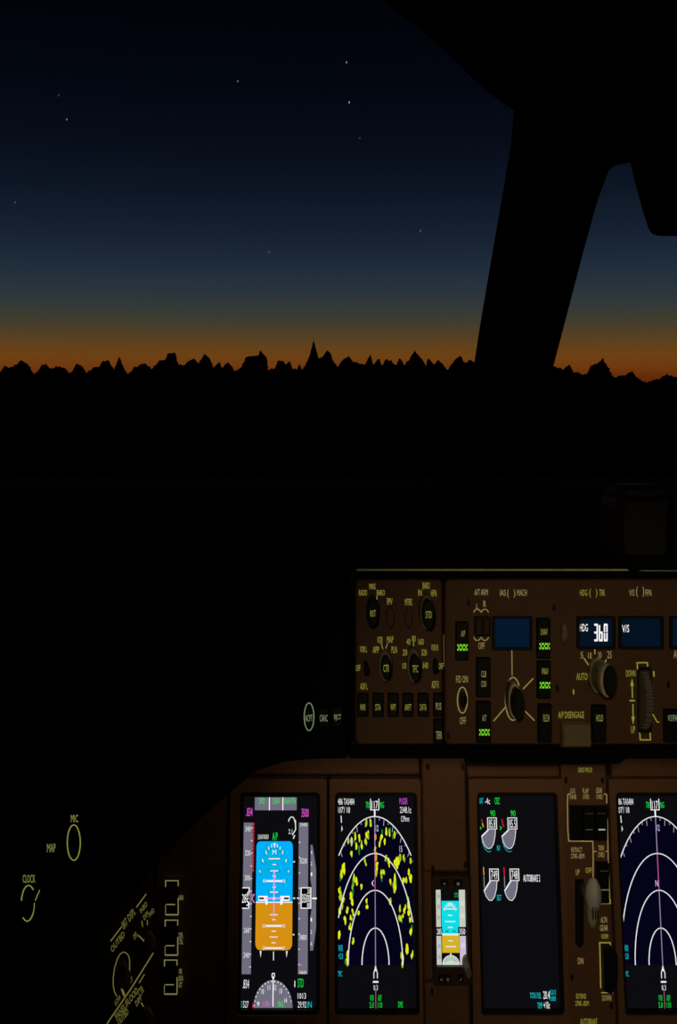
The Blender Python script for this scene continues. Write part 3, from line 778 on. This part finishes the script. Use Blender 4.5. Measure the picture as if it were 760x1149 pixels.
for y, s in ((957, '6'), (970, '2'), (982, '1'), (1033, '1'), (1047, '2'), (1060, '6')): m.text(s, 350, y, 1.4, 4, Z1)
build('vertical_speed_scale', m, t)
m = DM(); m.mat(WHITE); m.line(ell(327.6, 928, 4.2, 10.5, 150, 15, 14), 1, Z); m.line([(331.7, 921), (332, 932), (328.3, 938)], 1, Z); m.line([(331, 938), (329.5, 942)], 1.2, Z); m.text('2.1', 326.2, 934, 4, 5.5, Z); build('angle_of_attack_dial', m, t)
# heading arc
m = DM(); m.mat(TAPE); m.flat(ell(308.6, 1132.5, 21.3, 31.5, 0, 180, 36), Z)
m.mat(CWHITE); m.rect(308.1, 1097, 309.1, 1131, Z2); m.line([(307.3, 1093.5), (307.3, 1097), (308.6, 1100), (309.9, 1097), (309.9, 1093.5), (307.3, 1093.5)], .8, Z2)
for a in range(15, 180, 10):
    s_, c_ = math.sin(R(a)), math.cos(R(a)); m.line([(308.6 + c_ * 21, 1132.5 - s_ * 31), (308.6 + c_ * 19.8, 1132.5 - s_ * 29)], .8, Z1)
for s, x, y in (('10', 297.3, 1114), ('11', 304, 1109.5), ('12', 310.7, 1109.5), ('13', 317, 1113.5), ('9', 292.5, 1128), ('14', 322.5, 1124)): m.text(s, x, y, 2.6, 5.5, Z1)
m.mat(MAG); m.text('117H', 301.2, 1128, 7, 6, Z1); m.mat(GREEN); m.text('MAG', 317, 1128, 6, 6.5, Z1); m.mat(RED); m.flat([(286.3, 1126), (288.5, 1132.5), (286.3, 1132.5)], Z1)
build('heading_arc', m, t)

# ---- navigation displays
CELLS = [(185, 255), (205, 250), (102, 340), (120, 340), (155, 330), (160, 355), (140, 360), (185, 320), (183, 345), (115, 390), (135, 315), (195, 305), (275, 290), (290, 295), (268, 345), (250, 310),
 (310, 300), (320, 415, 2), (332, 405, 1.4), (312, 440), (352, 410), (380, 430), (375, 480), (352, 520), (365, 510), (383, 500, 1.3), (290, 525), (312, 520, 1.5), (310, 555), (270, 415), (285, 435), (262, 465), (250, 485), (232, 440), (228, 472, 1.2), (180, 430),
 (130, 505), (140, 515), (122, 540), (82, 468, 1.5), (72, 490, 1.3), (64, 560), (70, 590, 1.3), (77, 612, 1.4), (65, 640), (120, 580, 1.2), (122, 605), (165, 550), (185, 600), (184, 625), (100, 650), (90, 690), (125, 655), (148, 650), (110, 715), (115, 690),
 (61, 765, 1.2), (125, 780), (98, 850, 1.2), (98, 875), (343, 845, 1.3), (345, 880, 1.2), (362, 810, 1.3), (388, 850), (288, 605, 1.3), (360, 630), (375, 645, 1.2), (335, 640), (335, 692, 1.2), (372, 610), (382, 680), (383, 740), (350, 660), (230, 455), (222, 380), (245, 350)]
def nav(t, cx, x0, x1, radar, hdg):
    """cx: aircraft column, x0/x1 picture edges"""
    AY = 1084; ar = 14.85 / 41.6
    def arc(r, a_lo, a_hi, n=50): return [(x, y) for x, y in ell(cx, AY, r * ar, r, a_hi, a_lo, n) if x0 <= x <= x1]
    m = DM(); m.mat(glow(5, 3, 24))
    o4 = [(x, y) for x, y in ell(cx, AY, 167 * ar, 167, 165, 15, 60) if x0 <= x <= x1]
    m.flat([(x0, o4[0][1])] + o4 + [(x1, o4[-1][1]), (x1, AY), (x0, AY)], Z); f = build('map_field', m, t)
    if radar:
        m = DM(); rnd = random.Random(3)
        Y1, Y2, G = glow(228, 236, 20), glow(185, 205, 25), glow(20, 130, 50)
        for c in CELLS:
            px, py = 365 + c[0] / 3.973, 860 + c[1] / 3.973; k = c[2] if len(c) > 2 else 1
            px = CX + (px - CX) / (MAIN.depth(CX, 890) / MAIN.depth(CX, py))
            for q in range(rnd.choice((2, 2, 3, 3))):
                m.mat(rnd.choice((Y1, Y1, Y2)))
                x = px + rnd.uniform(-.9, .9) * k; y = py + rnd.uniform(-3.2, 3.2) * k
                rx, ry = rnd.uniform(.8, 1.4) * k, rnd.uniform(2.4, 4.6) * k
                pts = [(x + rx * math.cos(a) * rnd.uniform(.6, 1.15), y + ry * math.sin(a) * rnd.uniform(.6, 1.15)) for a in [2 * math.pi * i / 9 for i in range(9)]]
                pts = [(min(max(a, x0), x1), b) for a, b in pts]; m.flat(pts, Z1)
            if rnd.random() < .3:
                m.mat(G); x, y = px + rnd.uniform(-2, 2), py + rnd.uniform(-5, 7); x = min(max(x, x0 + 1), x1 - 1)
                m.flat([(x + .8 * math.cos(a), y + 3.4 * math.sin(a)) for a in [2 * math.pi * i / 7 for i in range(7)]], Z1)
        for x, y in ((396, 992), (396, 1001), (428, 982), (403, 955)):
            m.mat(G); m.flat([(x + 1 * math.cos(a), y + 6 * math.sin(a)) for a in [2 * math.pi * i / 7 for i in range(7)]], Z1)
        m.mat(AMB); m.flat(ell(cx + .6, 940, 1.2, 4, 0, 360, 9), Z2); m.flat(ell(cx + 1, 962, 1.4, 6, 0, 360, 9), Z2)
        build('weather_echo', m, t, kind='stuff')
    m = DM(); m.mat(WHITE)
    for r in (41.6, 84, 125.5, 167):
        pts = arc(r, 0, 180, 72)
        if r == 125.5: pts = [p for p in pts if p[1] < 1046]
        m.line(pts, 1.05, Z2)
    m.mat(glow(165, 165, 170))
    for a in range(40, 141, 5):
        p = [(cx + k * ar * math.cos(R(a)), AY - k * math.sin(R(a))) for k in (166, 163 if a % 10 else 159)]
        if x0 < p[1][0] < x1: m.line(p, .6, Z2)
    build('range_arc', m, t)
    m = DM(); m.mat(glow(170, 150, 185)); m.line([(cx, 930), (cx, 960)], .8, Z2); m.mat(glow(190, 90, 160)); m.line([(cx, 960), (cx, 1000)], .9, Z2)
    m.mat(glow(150, 130, 165)); m.line([(cx, 918), (cx, 930)], .9, Z2); m.line([(cx, 1000), (cx, 1086)], .9, Z2); m.mat(glow(170, 80, 120)); m.line([(cx, 1113), (cx, 1134)], .8, Z2)
    build('track_line', m, t)
    m = DM(); m.mat(CWHITE); m.line([(cx - 4.6, 897), (cx - 4.6, 909.5), (cx + 4.6, 909.5), (cx + 4.6, 897)], .8, Z2); m.text(hdg, cx, 904, 6.5, 9, Z2); m.line([(cx, 909.5), (cx, 917)], 1.5, Z2)
    m.mat(GREEN); m.text('TRK', cx - 7.8, 904, 4.5, 7, Z2); m.text('MAG', cx + 8, 904, 4.8, 7, Z2); build('heading_readout', m, t)
    m = DM(); m.mat(WHITE); m.line([(cx, 1086), (cx - 1.9, 1093), (cx - 1.9, 1099)], .9, Z2); m.line([(cx, 1086), (cx + 1.9, 1093), (cx + 1.9, 1099)], .9, Z2); m.rect(cx - .7, 1085, cx + .7, 1091, Z2)
    m.rect(cx - 3, 1102, cx + 3, 1104, Z2); m.text('0.3', cx, 1109.5, 4.6, 6, Z2); build('aircraft_symbol', m, t)
    m = DT(); m.mat(WHITE); m.text('GS486 TAS484', x0 + 9, 900, 18.5, 6.5, Z2) if False else m.text('486 TAS484', x0 + 9, 900.2, 18.5, 7, Z2)
    m.text("107'/ 18", x0 + 6.5, 909.5, 13.5, 7, Z2); m.line([(x0 + 3.4, 916), (x0 + 3.8, 924)], .9, Z2); m.flat([(x0 + 3.8, 934), (x0 + 5.2, 931), (x0 + 4, 927)], Z2)
    if True:
        m.mat(glow(200, 80, 205)); m.text('PUGER', x1 - 9, 899.8, 9, 7, Z2); m.mat(WHITE); m.text('2348.1z', x1 - 6.8, 909.5, 12.5, 7, Z2); m.text('129nm', x1 - 7.3, 919.5, 9, 6.5, Z2)
    m.mat(CYAN); m.text('WXR', x0 + 2.8, 1065, 5, 7, Z2); m.text('+2.0', x0 + 2.8, 1074, 5, 6.5, Z2); m.text('TFC', x0 + 2.2, 1094, 4.5, 6, Z2)
    m.mat(GREEN); m.text('VOR', cx - 4.2, 1121, 4.2, 6.5, Z2); m.text('ADF', cx + 4.4, 1121, 4, 6.5, Z2); m.text('5.0', cx - 4.4, 1129, 4.4, 6.5, Z2); m.text('110', cx + 4.6, 1129, 4.6, 6.5, Z2)
    if radar: m.text('DME', cx + 27, 1128.5, 5, 6.5, Z2)
    build('readout', m, t)
    m = DT(); m.mat(glow(205, 205, 230))
    for s, x, y in ((('12', cx + 2.6, 929.5), ('N', cx - 2.2, 992)) if not radar else (('12', cx + 2.6, 930), ('(', cx - 2.4, 992), ('15', cx + 29, 953.5), ('9', cx - 26, 946))): m.text(s, x, y, 3, 7, Z2)
    build('compass_numeral', m, t)
t, scn = display('display_unit', 'navigation map screen full of yellow weather echoes, second large display', (370, 873, 472, 1156), (376, 888, 468, 1138))
nav(t, 420.6, 379.5, 462, True, '117')
t, scn = display('display_unit', 'navigation map screen without weather echoes, cut off by the right edge', (690.5, 873, 799, 1156), (691, 888, 783, 1138)) if False else display('display_unit', 'navigation map screen without weather echoes, cut off by the right edge', (683, 873, 795, 1156), (690, 888, 786, 1138))
nav(t, 735.3, 693, 781, False, '117')

# ---- engine display
t, scn = display('display_unit', 'nearly empty engine screen with four grey gauges and AUTOBRAKE 2 message', (526, 873, 631, 1156), (534.5, 888, 625, 1138))
m = DT(); m.mat(CYAN); m.text('TAT', 540.3, 899.5, 4.5, 6.5, Z); m.mat(WHITE); m.text('-4c', 547.5, 899.7, 5.5, 7, Z); m.mat(GREEN); m.text('CRZ', 558.3, 899.5, 5.5, 7.5, Z)
m.mat(CWHITE); m.text('AUTOBRAKE 2', 594.5, 986.5, 18.5, 8, Z)
m.mat(CYAN); m.text('TOTAL FUEL', 595, 1118.5, 12, 6.5, Z); m.text('KGS X', 614, 1115, 7, 5.5, Z); m.text('1000', 614, 1122, 6, 5.5, Z); m.text('TEMP', 599.5, 1129.7, 5.5, 6.5, Z)
m.mat(CWHITE); m.text('20.4', 607, 1118, 7, 9, Z); m.text('+10c', 607, 1129.5, 7, 8.5, Z)
m.mat(CYAN); m.text('N1', 558.5, 952.5, 3, 6, Z); m.text('EGT', 558, 1008.5, 4.5, 6.5, Z)
build('readout', m, t)
for i, dx in enumerate((0, 22.7)):
    m = DM(); m.mat(TAPE); g_ = [(547.7 + dx, 932), (540 + dx, 939.5), (541.2 + dx, 945), (543.4 + dx, 950), (547 + dx, 953.3), (550.3 + dx, 952.5), (553 + dx, 948), (554.8 + dx, 940), (555.6 + dx, 932)]
    m.flat(g_, Z); m.mat(WHITE); m.line(g_[1:], .7, Z1); m.line(g_[:2], 1.5, Z1)
    m.mat(glow(20, 150, 150)); m.line([(540.3 + dx, 944), (542.2 + dx, 951), (545 + dx, 955.5), (547.5 + dx, 956.8), (550.5 + dx, 956)], .9, Z1)
    m.mat(RED if i else glow(150, 60, 40)); m.line([(540.2 + dx, 920), (541.3 + dx, 924)], 1, Z1); m.mat(AMB if not i else RED); m.line([(541 + dx, 924.5), (542.3 + dx, 929)], 1.2, Z1)
    m.mat(GREEN); m.line([(538 + dx, 928), (539.6 + dx, 930), (538 + dx, 932)], .9, Z1)
    p = build('engine_gauge', m, t)
    m = DM(); m.mat(WHITE); m.line([(547 + dx, 918.5), (556.9 + dx, 918.5), (556.9 + dx, 931), (547 + dx, 931)], .9, Z2, True); m.text(('85.8', '85.5')[i], 552 + dx, 925, 7.4, 9.5, Z2)
    m.mat(GREEN); m.text(('90', '90')[i], 553 + dx, 913.5, 5.4, 7, Z2); build('readout', m, p)
for i, dx in enumerate((0, 22.7)):
    m = DM(); m.mat(TAPE); g_ = [(549 + dx, 989), (541.5 + dx, 1000.5), (543.6 + dx, 1007), (546.5 + dx, 1011), (549.5 + dx, 1011.6), (552.8 + dx, 1007.5), (555 + dx, 999), (556 + dx, 989)]
    m.flat(g_, Z); m.mat(WHITE); m.line(g_[1:], .7, Z1); m.line(g_[:2], 1.5, Z1)
    m.mat(RED if i else AMB); m.line([(541.3 + dx, 974), (541.6 + dx, 983)], 1, Z1); m.mat(glow(150, 150, 150)); m.line([(541.6 + dx, 984), (541.6 + dx, 997)], .7, Z1)
    p = build('engine_gauge', m, t)
    m = DM(); m.mat(WHITE); m.line([(548 + dx, 976), (557.6 + dx, 976), (557.6 + dx, 989), (548 + dx, 989)], .9, Z2, True); m.text(('749', '748')[i], 553 + dx, 982.5, 7, 10, Z2); build('readout', m, p)

# ---- standby display
t = root('standby_display', MAIN.Q(504, 1100), 'small bright standby attitude screen between the large displays', 'screen')
m = DM(); m.mat(surf('dark_brown_case', (70, 50, 36), .5, spec=.3)); m.frame(rr(483, 980, 524, 1102, 2, 4), rr(486.5, 995, 520, 1081, 1, 2), -.010, .008); build('case', m, t)
m = DM(); m.mat(SCREEN); m.rect(486.5, 995, 520, 1081, 0); m.closed = False; m.slab(rr(486.3, 994.5, 520.2, 1081.5, 1, 2), -.01, .0028); build('screen', m, t)
a0, a1, a2 = .0032, .0034, .0036
m = DM(); m.mat(glow(10, 222, 230)); m.rect(493.3, 1009.5, 512.3, 1047, a0); m.mat(glow(212, 178, 40)); m.rect(493.3, 1047, 512.3, 1067.5, a0)
m.mat(glow(225, 235, 235)); m.rect(493.3, 1046, 512.3, 1048, a1)
for y, h_ in ((1018.3, 6), (1025.5, 2.5), (1032.5, 5.5), (1039, 2.5), (1054, 2.5), (1060.5, 5.5)): m.rect(502.6 - h_, y - .6, 502.6 + h_, y + .6, a1)
for a in (-50, -35, -20, -10, 0, 10, 20, 35, 50): m.line([(502.6 + 9 * math.sin(R(a)), 1029 - 18 * math.cos(R(a))), (502.6 + 8 * math.sin(R(a)), 1029 - 13.5 * math.cos(R(a)))], .9, a1)
m.mat(glow(60, 20, 20)); m.rect(497, 1042.6, 500.5, 1044, a2); m.rect(505, 1042.6, 508.5, 1044, a2)
build('attitude_indicator', m, t)
m = DM(); m.mat(glow(196, 200, 190)); m.rect(487.3, 997, 492.5, 1081, a0); m.mat(glow(120, 125, 118))
for y in (1004, 1016, 1028, 1060, 1072): m.text('30', 490, y, 3, 4.5, a1)
m.mat(glow(6, 6, 8)); m.rect(487.3, 1038.5, 493.8, 1048.5, a1); m.mat(CWHITE); m.text('285', 490.4, 1043.5, 5, 6.5, a2); build('speed_tape', m, t)
m = DM(); m.mat(glow(196, 204, 192)); m.rect(512.6, 997, 519.3, 1039, a0); m.mat(glow(200, 190, 212)); m.rect(512.6, 1048, 519.3, 1081, a0); m.mat(glow(235, 240, 235))
for y in (1012, 1026, 1059): m.text('350', 516, y, 5, 4.5, a1)
m.mat(glow(6, 6, 8)); m.rect(511, 1038.5, 519.6, 1048.5, a1); m.mat(CWHITE); m.text('350', 515.5, 1043.5, 6.5, 6.5, a2); build('altitude_tape', m, t)
m = DM(); m.mat(glow(205, 218, 205)); m.flat(ell(502.6, 1081, 9.6, 11, 0, 180, 24), a0); m.mat(glow(110, 120, 110))
for a in range(30, 160, 15): m.line([(502.6 + 9 * math.cos(R(a)), 1081 - 10 * math.sin(R(a))), (502.6 + 6 * math.cos(R(a)), 1081 - 5 * math.sin(R(a)))], .6, a1)
m.mat(CWHITE); m.flat([(501.8, 1068), (503.4, 1068), (502.6, 1072)], a1); m.mat(glow(20, 190, 90)); m.text('STD', 510, 1003, 4.6, 5, a0); build('heading_arc', m, t)
for x, y, s in ((496, 986.8, '+'), (511, 986.8, '-'), (491, 1093, '<'), (498, 1093, '='), (512, 1093, '/')):
    mb = DM(); mb.mat(BUTTON); mb.slab(rr(x - 4.2 if y < 1000 else x - 3, y - 3.8, x + 4.2 if y < 1000 else x + 3, y + 3.8, 1), .008, .0115, .0008, .8); p = build('push_button', mb, t)
    l = DM(); l.mat(glow(84, 78, 70)); l.text(s, x, y, 3, 3, .0119); build('legend', l, p)
mb = DM(); mb.mat(DGREY); mb.knob(518.3, 1076, 4.2, 9, [(1, .007), (1, .013), (.8, .015), (.76, .03), (.6, .032)], 22, .05); build('knob', mb, t)

# ---- landing gear panel
t = root('landing_gear_panel', MAIN.P(660, 1155), 'brown landing gear panel with grey lever between the engine and right map screens', 'control panel')
GP = MB(MAIN, True); GP.mat(BROWN); GP.slab(rr(630.5, 858, 681, 1170, 2), -.010, .001, .001, 1); build('face_plate', GP, t)
GO = .0016
l = LM(MAIN); l.mat(LET)
for s, x, y, w_, h_ in (('G/S', 642.5, 887, 5.5, 5.5), ('INHB', 643, 893.5, 7, 5.5), ('FLAP', 657, 887, 6.5, 5.5), ('OVRD', 657.5, 893.5, 7, 5.5), ('GEAR', 672, 886.5, 7, 6), ('OVRD', 672.5, 893.5, 7, 5.5),
                        ('RETRACT', 647, 953, 12, 5.5), ('270K-.82M', 648, 960, 15, 5.5), ('TERR', 674.5, 951, 6.5, 5.5), ('OVRD', 674.5, 958.5, 7, 6),
                        ('UP', 648, 978, 4, 6.5), ('ALTN', 677.5, 1031.5, 7, 6.5), ('GEAR', 677.5, 1040.5, 9, 6.5), ('DN', 651.5, 1077.5, 6, 7), ('DOWN', 680.7, 1119, 10, 6.5)):
    l.text(s, x, y, w_, h_, GO)
l.mat(LETY)
for s, x, y, w_, h_ in (('GND PROX', 656.5, 863.5, 16, 5.5), ('OFF', 660.5, 976, 7, 6), ('NORM', 678.5, 1050, 7.5, 5.5), ('EXTEND', 652, 1117, 11, 5.5), ('270K-.82M', 653, 1125, 15, 5.5), ('AUTOBRAKE', 660.5, 1145.5, 19, 7)):
    l.text(s, x, y, w_, h_, GO)
l.mat(LET)
l.line([(640, 890), (637, 891), (636.6, 902), (637, 930), (638, 943), (665, 943.5), (665.5, 957), (665.3, 985)], 1.0, GO); l.line([(677.5, 890.3), (680.6, 891), (680.8, 901)], 1, GO)
l.line([(681.3, 918), (682.4, 965)], .9, GO); l.line([(665.5, 954.8), (669.5, 954.8)], .9, GO); l.line([(679.5, 954.8), (682.3, 954.8)], .9, GO)
l.mat(LETY); l.line([(638, 943), (665, 943.3)], 1.4, GO); l.line([(672, 1013), (684.5, 1013), (684.5, 1008)], 1.3, GO); l.line([(682.6, 966), (684, 1008)], .9, GO)
l.line([(673, 1060), (672.6, 1057), (684.5, 1057), (684.7, 1060)], 1.3, GO); l.line([(672.8, 1058), (674, 1108)], 1.2, GO); l.line([(674.5, 1113), (687, 1113), (687, 1108)], 1.2, GO)
build('marking', l, t)
for x0, x1, mk in ((638.5, 652, .0), (652.5, 665.5, .4), (666.5, 680, 1)):
    mb = MB(MAIN); mb.mat(BUTTON); mb.slab(rr(x0, 903, x1, 941, 1), .001, .008, .0015, 1.2); p = build('guarded_switch', mb, t)
    if mk:
        l = MB(MAIN); l.mat(glow(int(150 * mk) + 20, int(150 * mk) + 20, int(150 * mk) + 16)); l.line([(x0 + 3, 928), (x0 + 10.5, 928)], 1.2 * mk + .2, .0084); l.mat(glow(40, 42, 34)); l.line([(x0 + 2, 910), (x0 + 11, 910)], .8, .0084); build('legend', l, p)
mb = MB(MAIN); mb.mat(BUTTON); mb.slab(rr(667.5, 966, 682, 1011, 1), .001, .008, .0015, 1.2); p = build('guarded_switch', mb, t)
l = MB(MAIN); l.mat(glow(110, 112, 56)); l.line([(672, 995), (682, 995)], 1, .0084); l.mat(glow(50, 50, 34)); l.line([(671, 974), (681, 974)], .8, .0084); build('legend', l, p)
mb = MB(MAIN); mb.mat(BLKPL)
mb.slab([(645, 986), (655, 986), (655, 1058), (650.5, 1063.5), (645.5, 1058)], .0005, .0015); p = build('lever_slot', mb, t)
# lever: arm out of the slot, wheel-shaped handle
def blob(mb, cx, cy, ux, rx, ry, rz, n=20, k=10):
    mb.smooth = True; rg = []
    for j in range(k + 1):
        a = -math.pi / 2 + math.pi * (j + .02) / (k + .04)
        rg.append([MAIN.P(cx + rx * max(.05, math.cos(a)) * math.cos(q), cy - ry * math.sin(a), ux + rz * max(.05, math.cos(a)) * math.sin(q)) for q in [2 * math.pi * i / n for i in range(n)]])
    mb.rings(rg); mb.smooth = False
mb = MB(MAIN); mb.mat(DGREY); mb.knob(652.5, 996, 3.5, 7, [(1, .001), (.9, .02), (.85, .03)], 16); lv = build('gear_lever', mb, t)
mb = MB(MAIN); mb.mat(SILV); blob(mb, 656.5, 990, .034, 8.2, 19, .012); build('handle', mb, lv, label='grey rounded wheel-shaped handle')
mb = MB(MAIN); mb.mat(GREYK); blob(mb, 656.0, 1010, .031, 5.6, 17, .010); build('handle_grip', mb, lv)
mb = MB(MAIN); mb.mat(DGREY)
for x in (653.5, 656.5, 659.5): mb.slab(rr(x - .6, 998, x + .6, 1012, .4), .030, .0452)
build('handle_rib', mb, lv)
mb = MB(MAIN); mb.mat(BLKPL); mb.slab([(674.5, 1059), (684, 1059), (690, 1066), (690.5, 1092), (687, 1104), (682, 1109), (675.5, 1107)], .001, .014, .003, 1.6); build('switch_guard', mb, t)
for x, y in ((642, 1096), (686, 1128), (635, 875), (676, 875)): screw(t, x, y, MAIN)

# ==================================================== LAMPS
def spot(name, loc, aim, e, size, col, rad=.05, blend=.6):
    d = bpy.data.lights.new(name, 'SPOT'); d.energy = e; d.spot_size = R(size); d.spot_blend = blend; d.color = col; d.shadow_soft_size = rad
    o = bpy.data.objects.new(name, d); COL.objects.link(o); o.location = loc
    o.rotation_euler = (Vector(aim) - Vector(loc)).to_track_quat('-Z', 'Y').to_euler(); return o
WARM = (1.0, .86, .56)
spot('panel_fill_spot', (-.12, -.45, 1.52), (.33, .95, .82), 9.8, 34, WARM, .06, .9)  # added spot behind the camera that brightens the panels, no lamp seen there
# flood strip under the glareshield washing the main panel
d = bpy.data.lights.new('glareshield_flood', 'AREA'); d.shape = 'RECTANGLE'; d.size = .42; d.size_y = .012; d.energy = .03; d.color = WARM
o = bpy.data.objects.new('glareshield_flood', d); COL.objects.link(o); o.location = (.12, .875, zof(848, .875)); o.rotation_euler = (R(38), 0, 0)
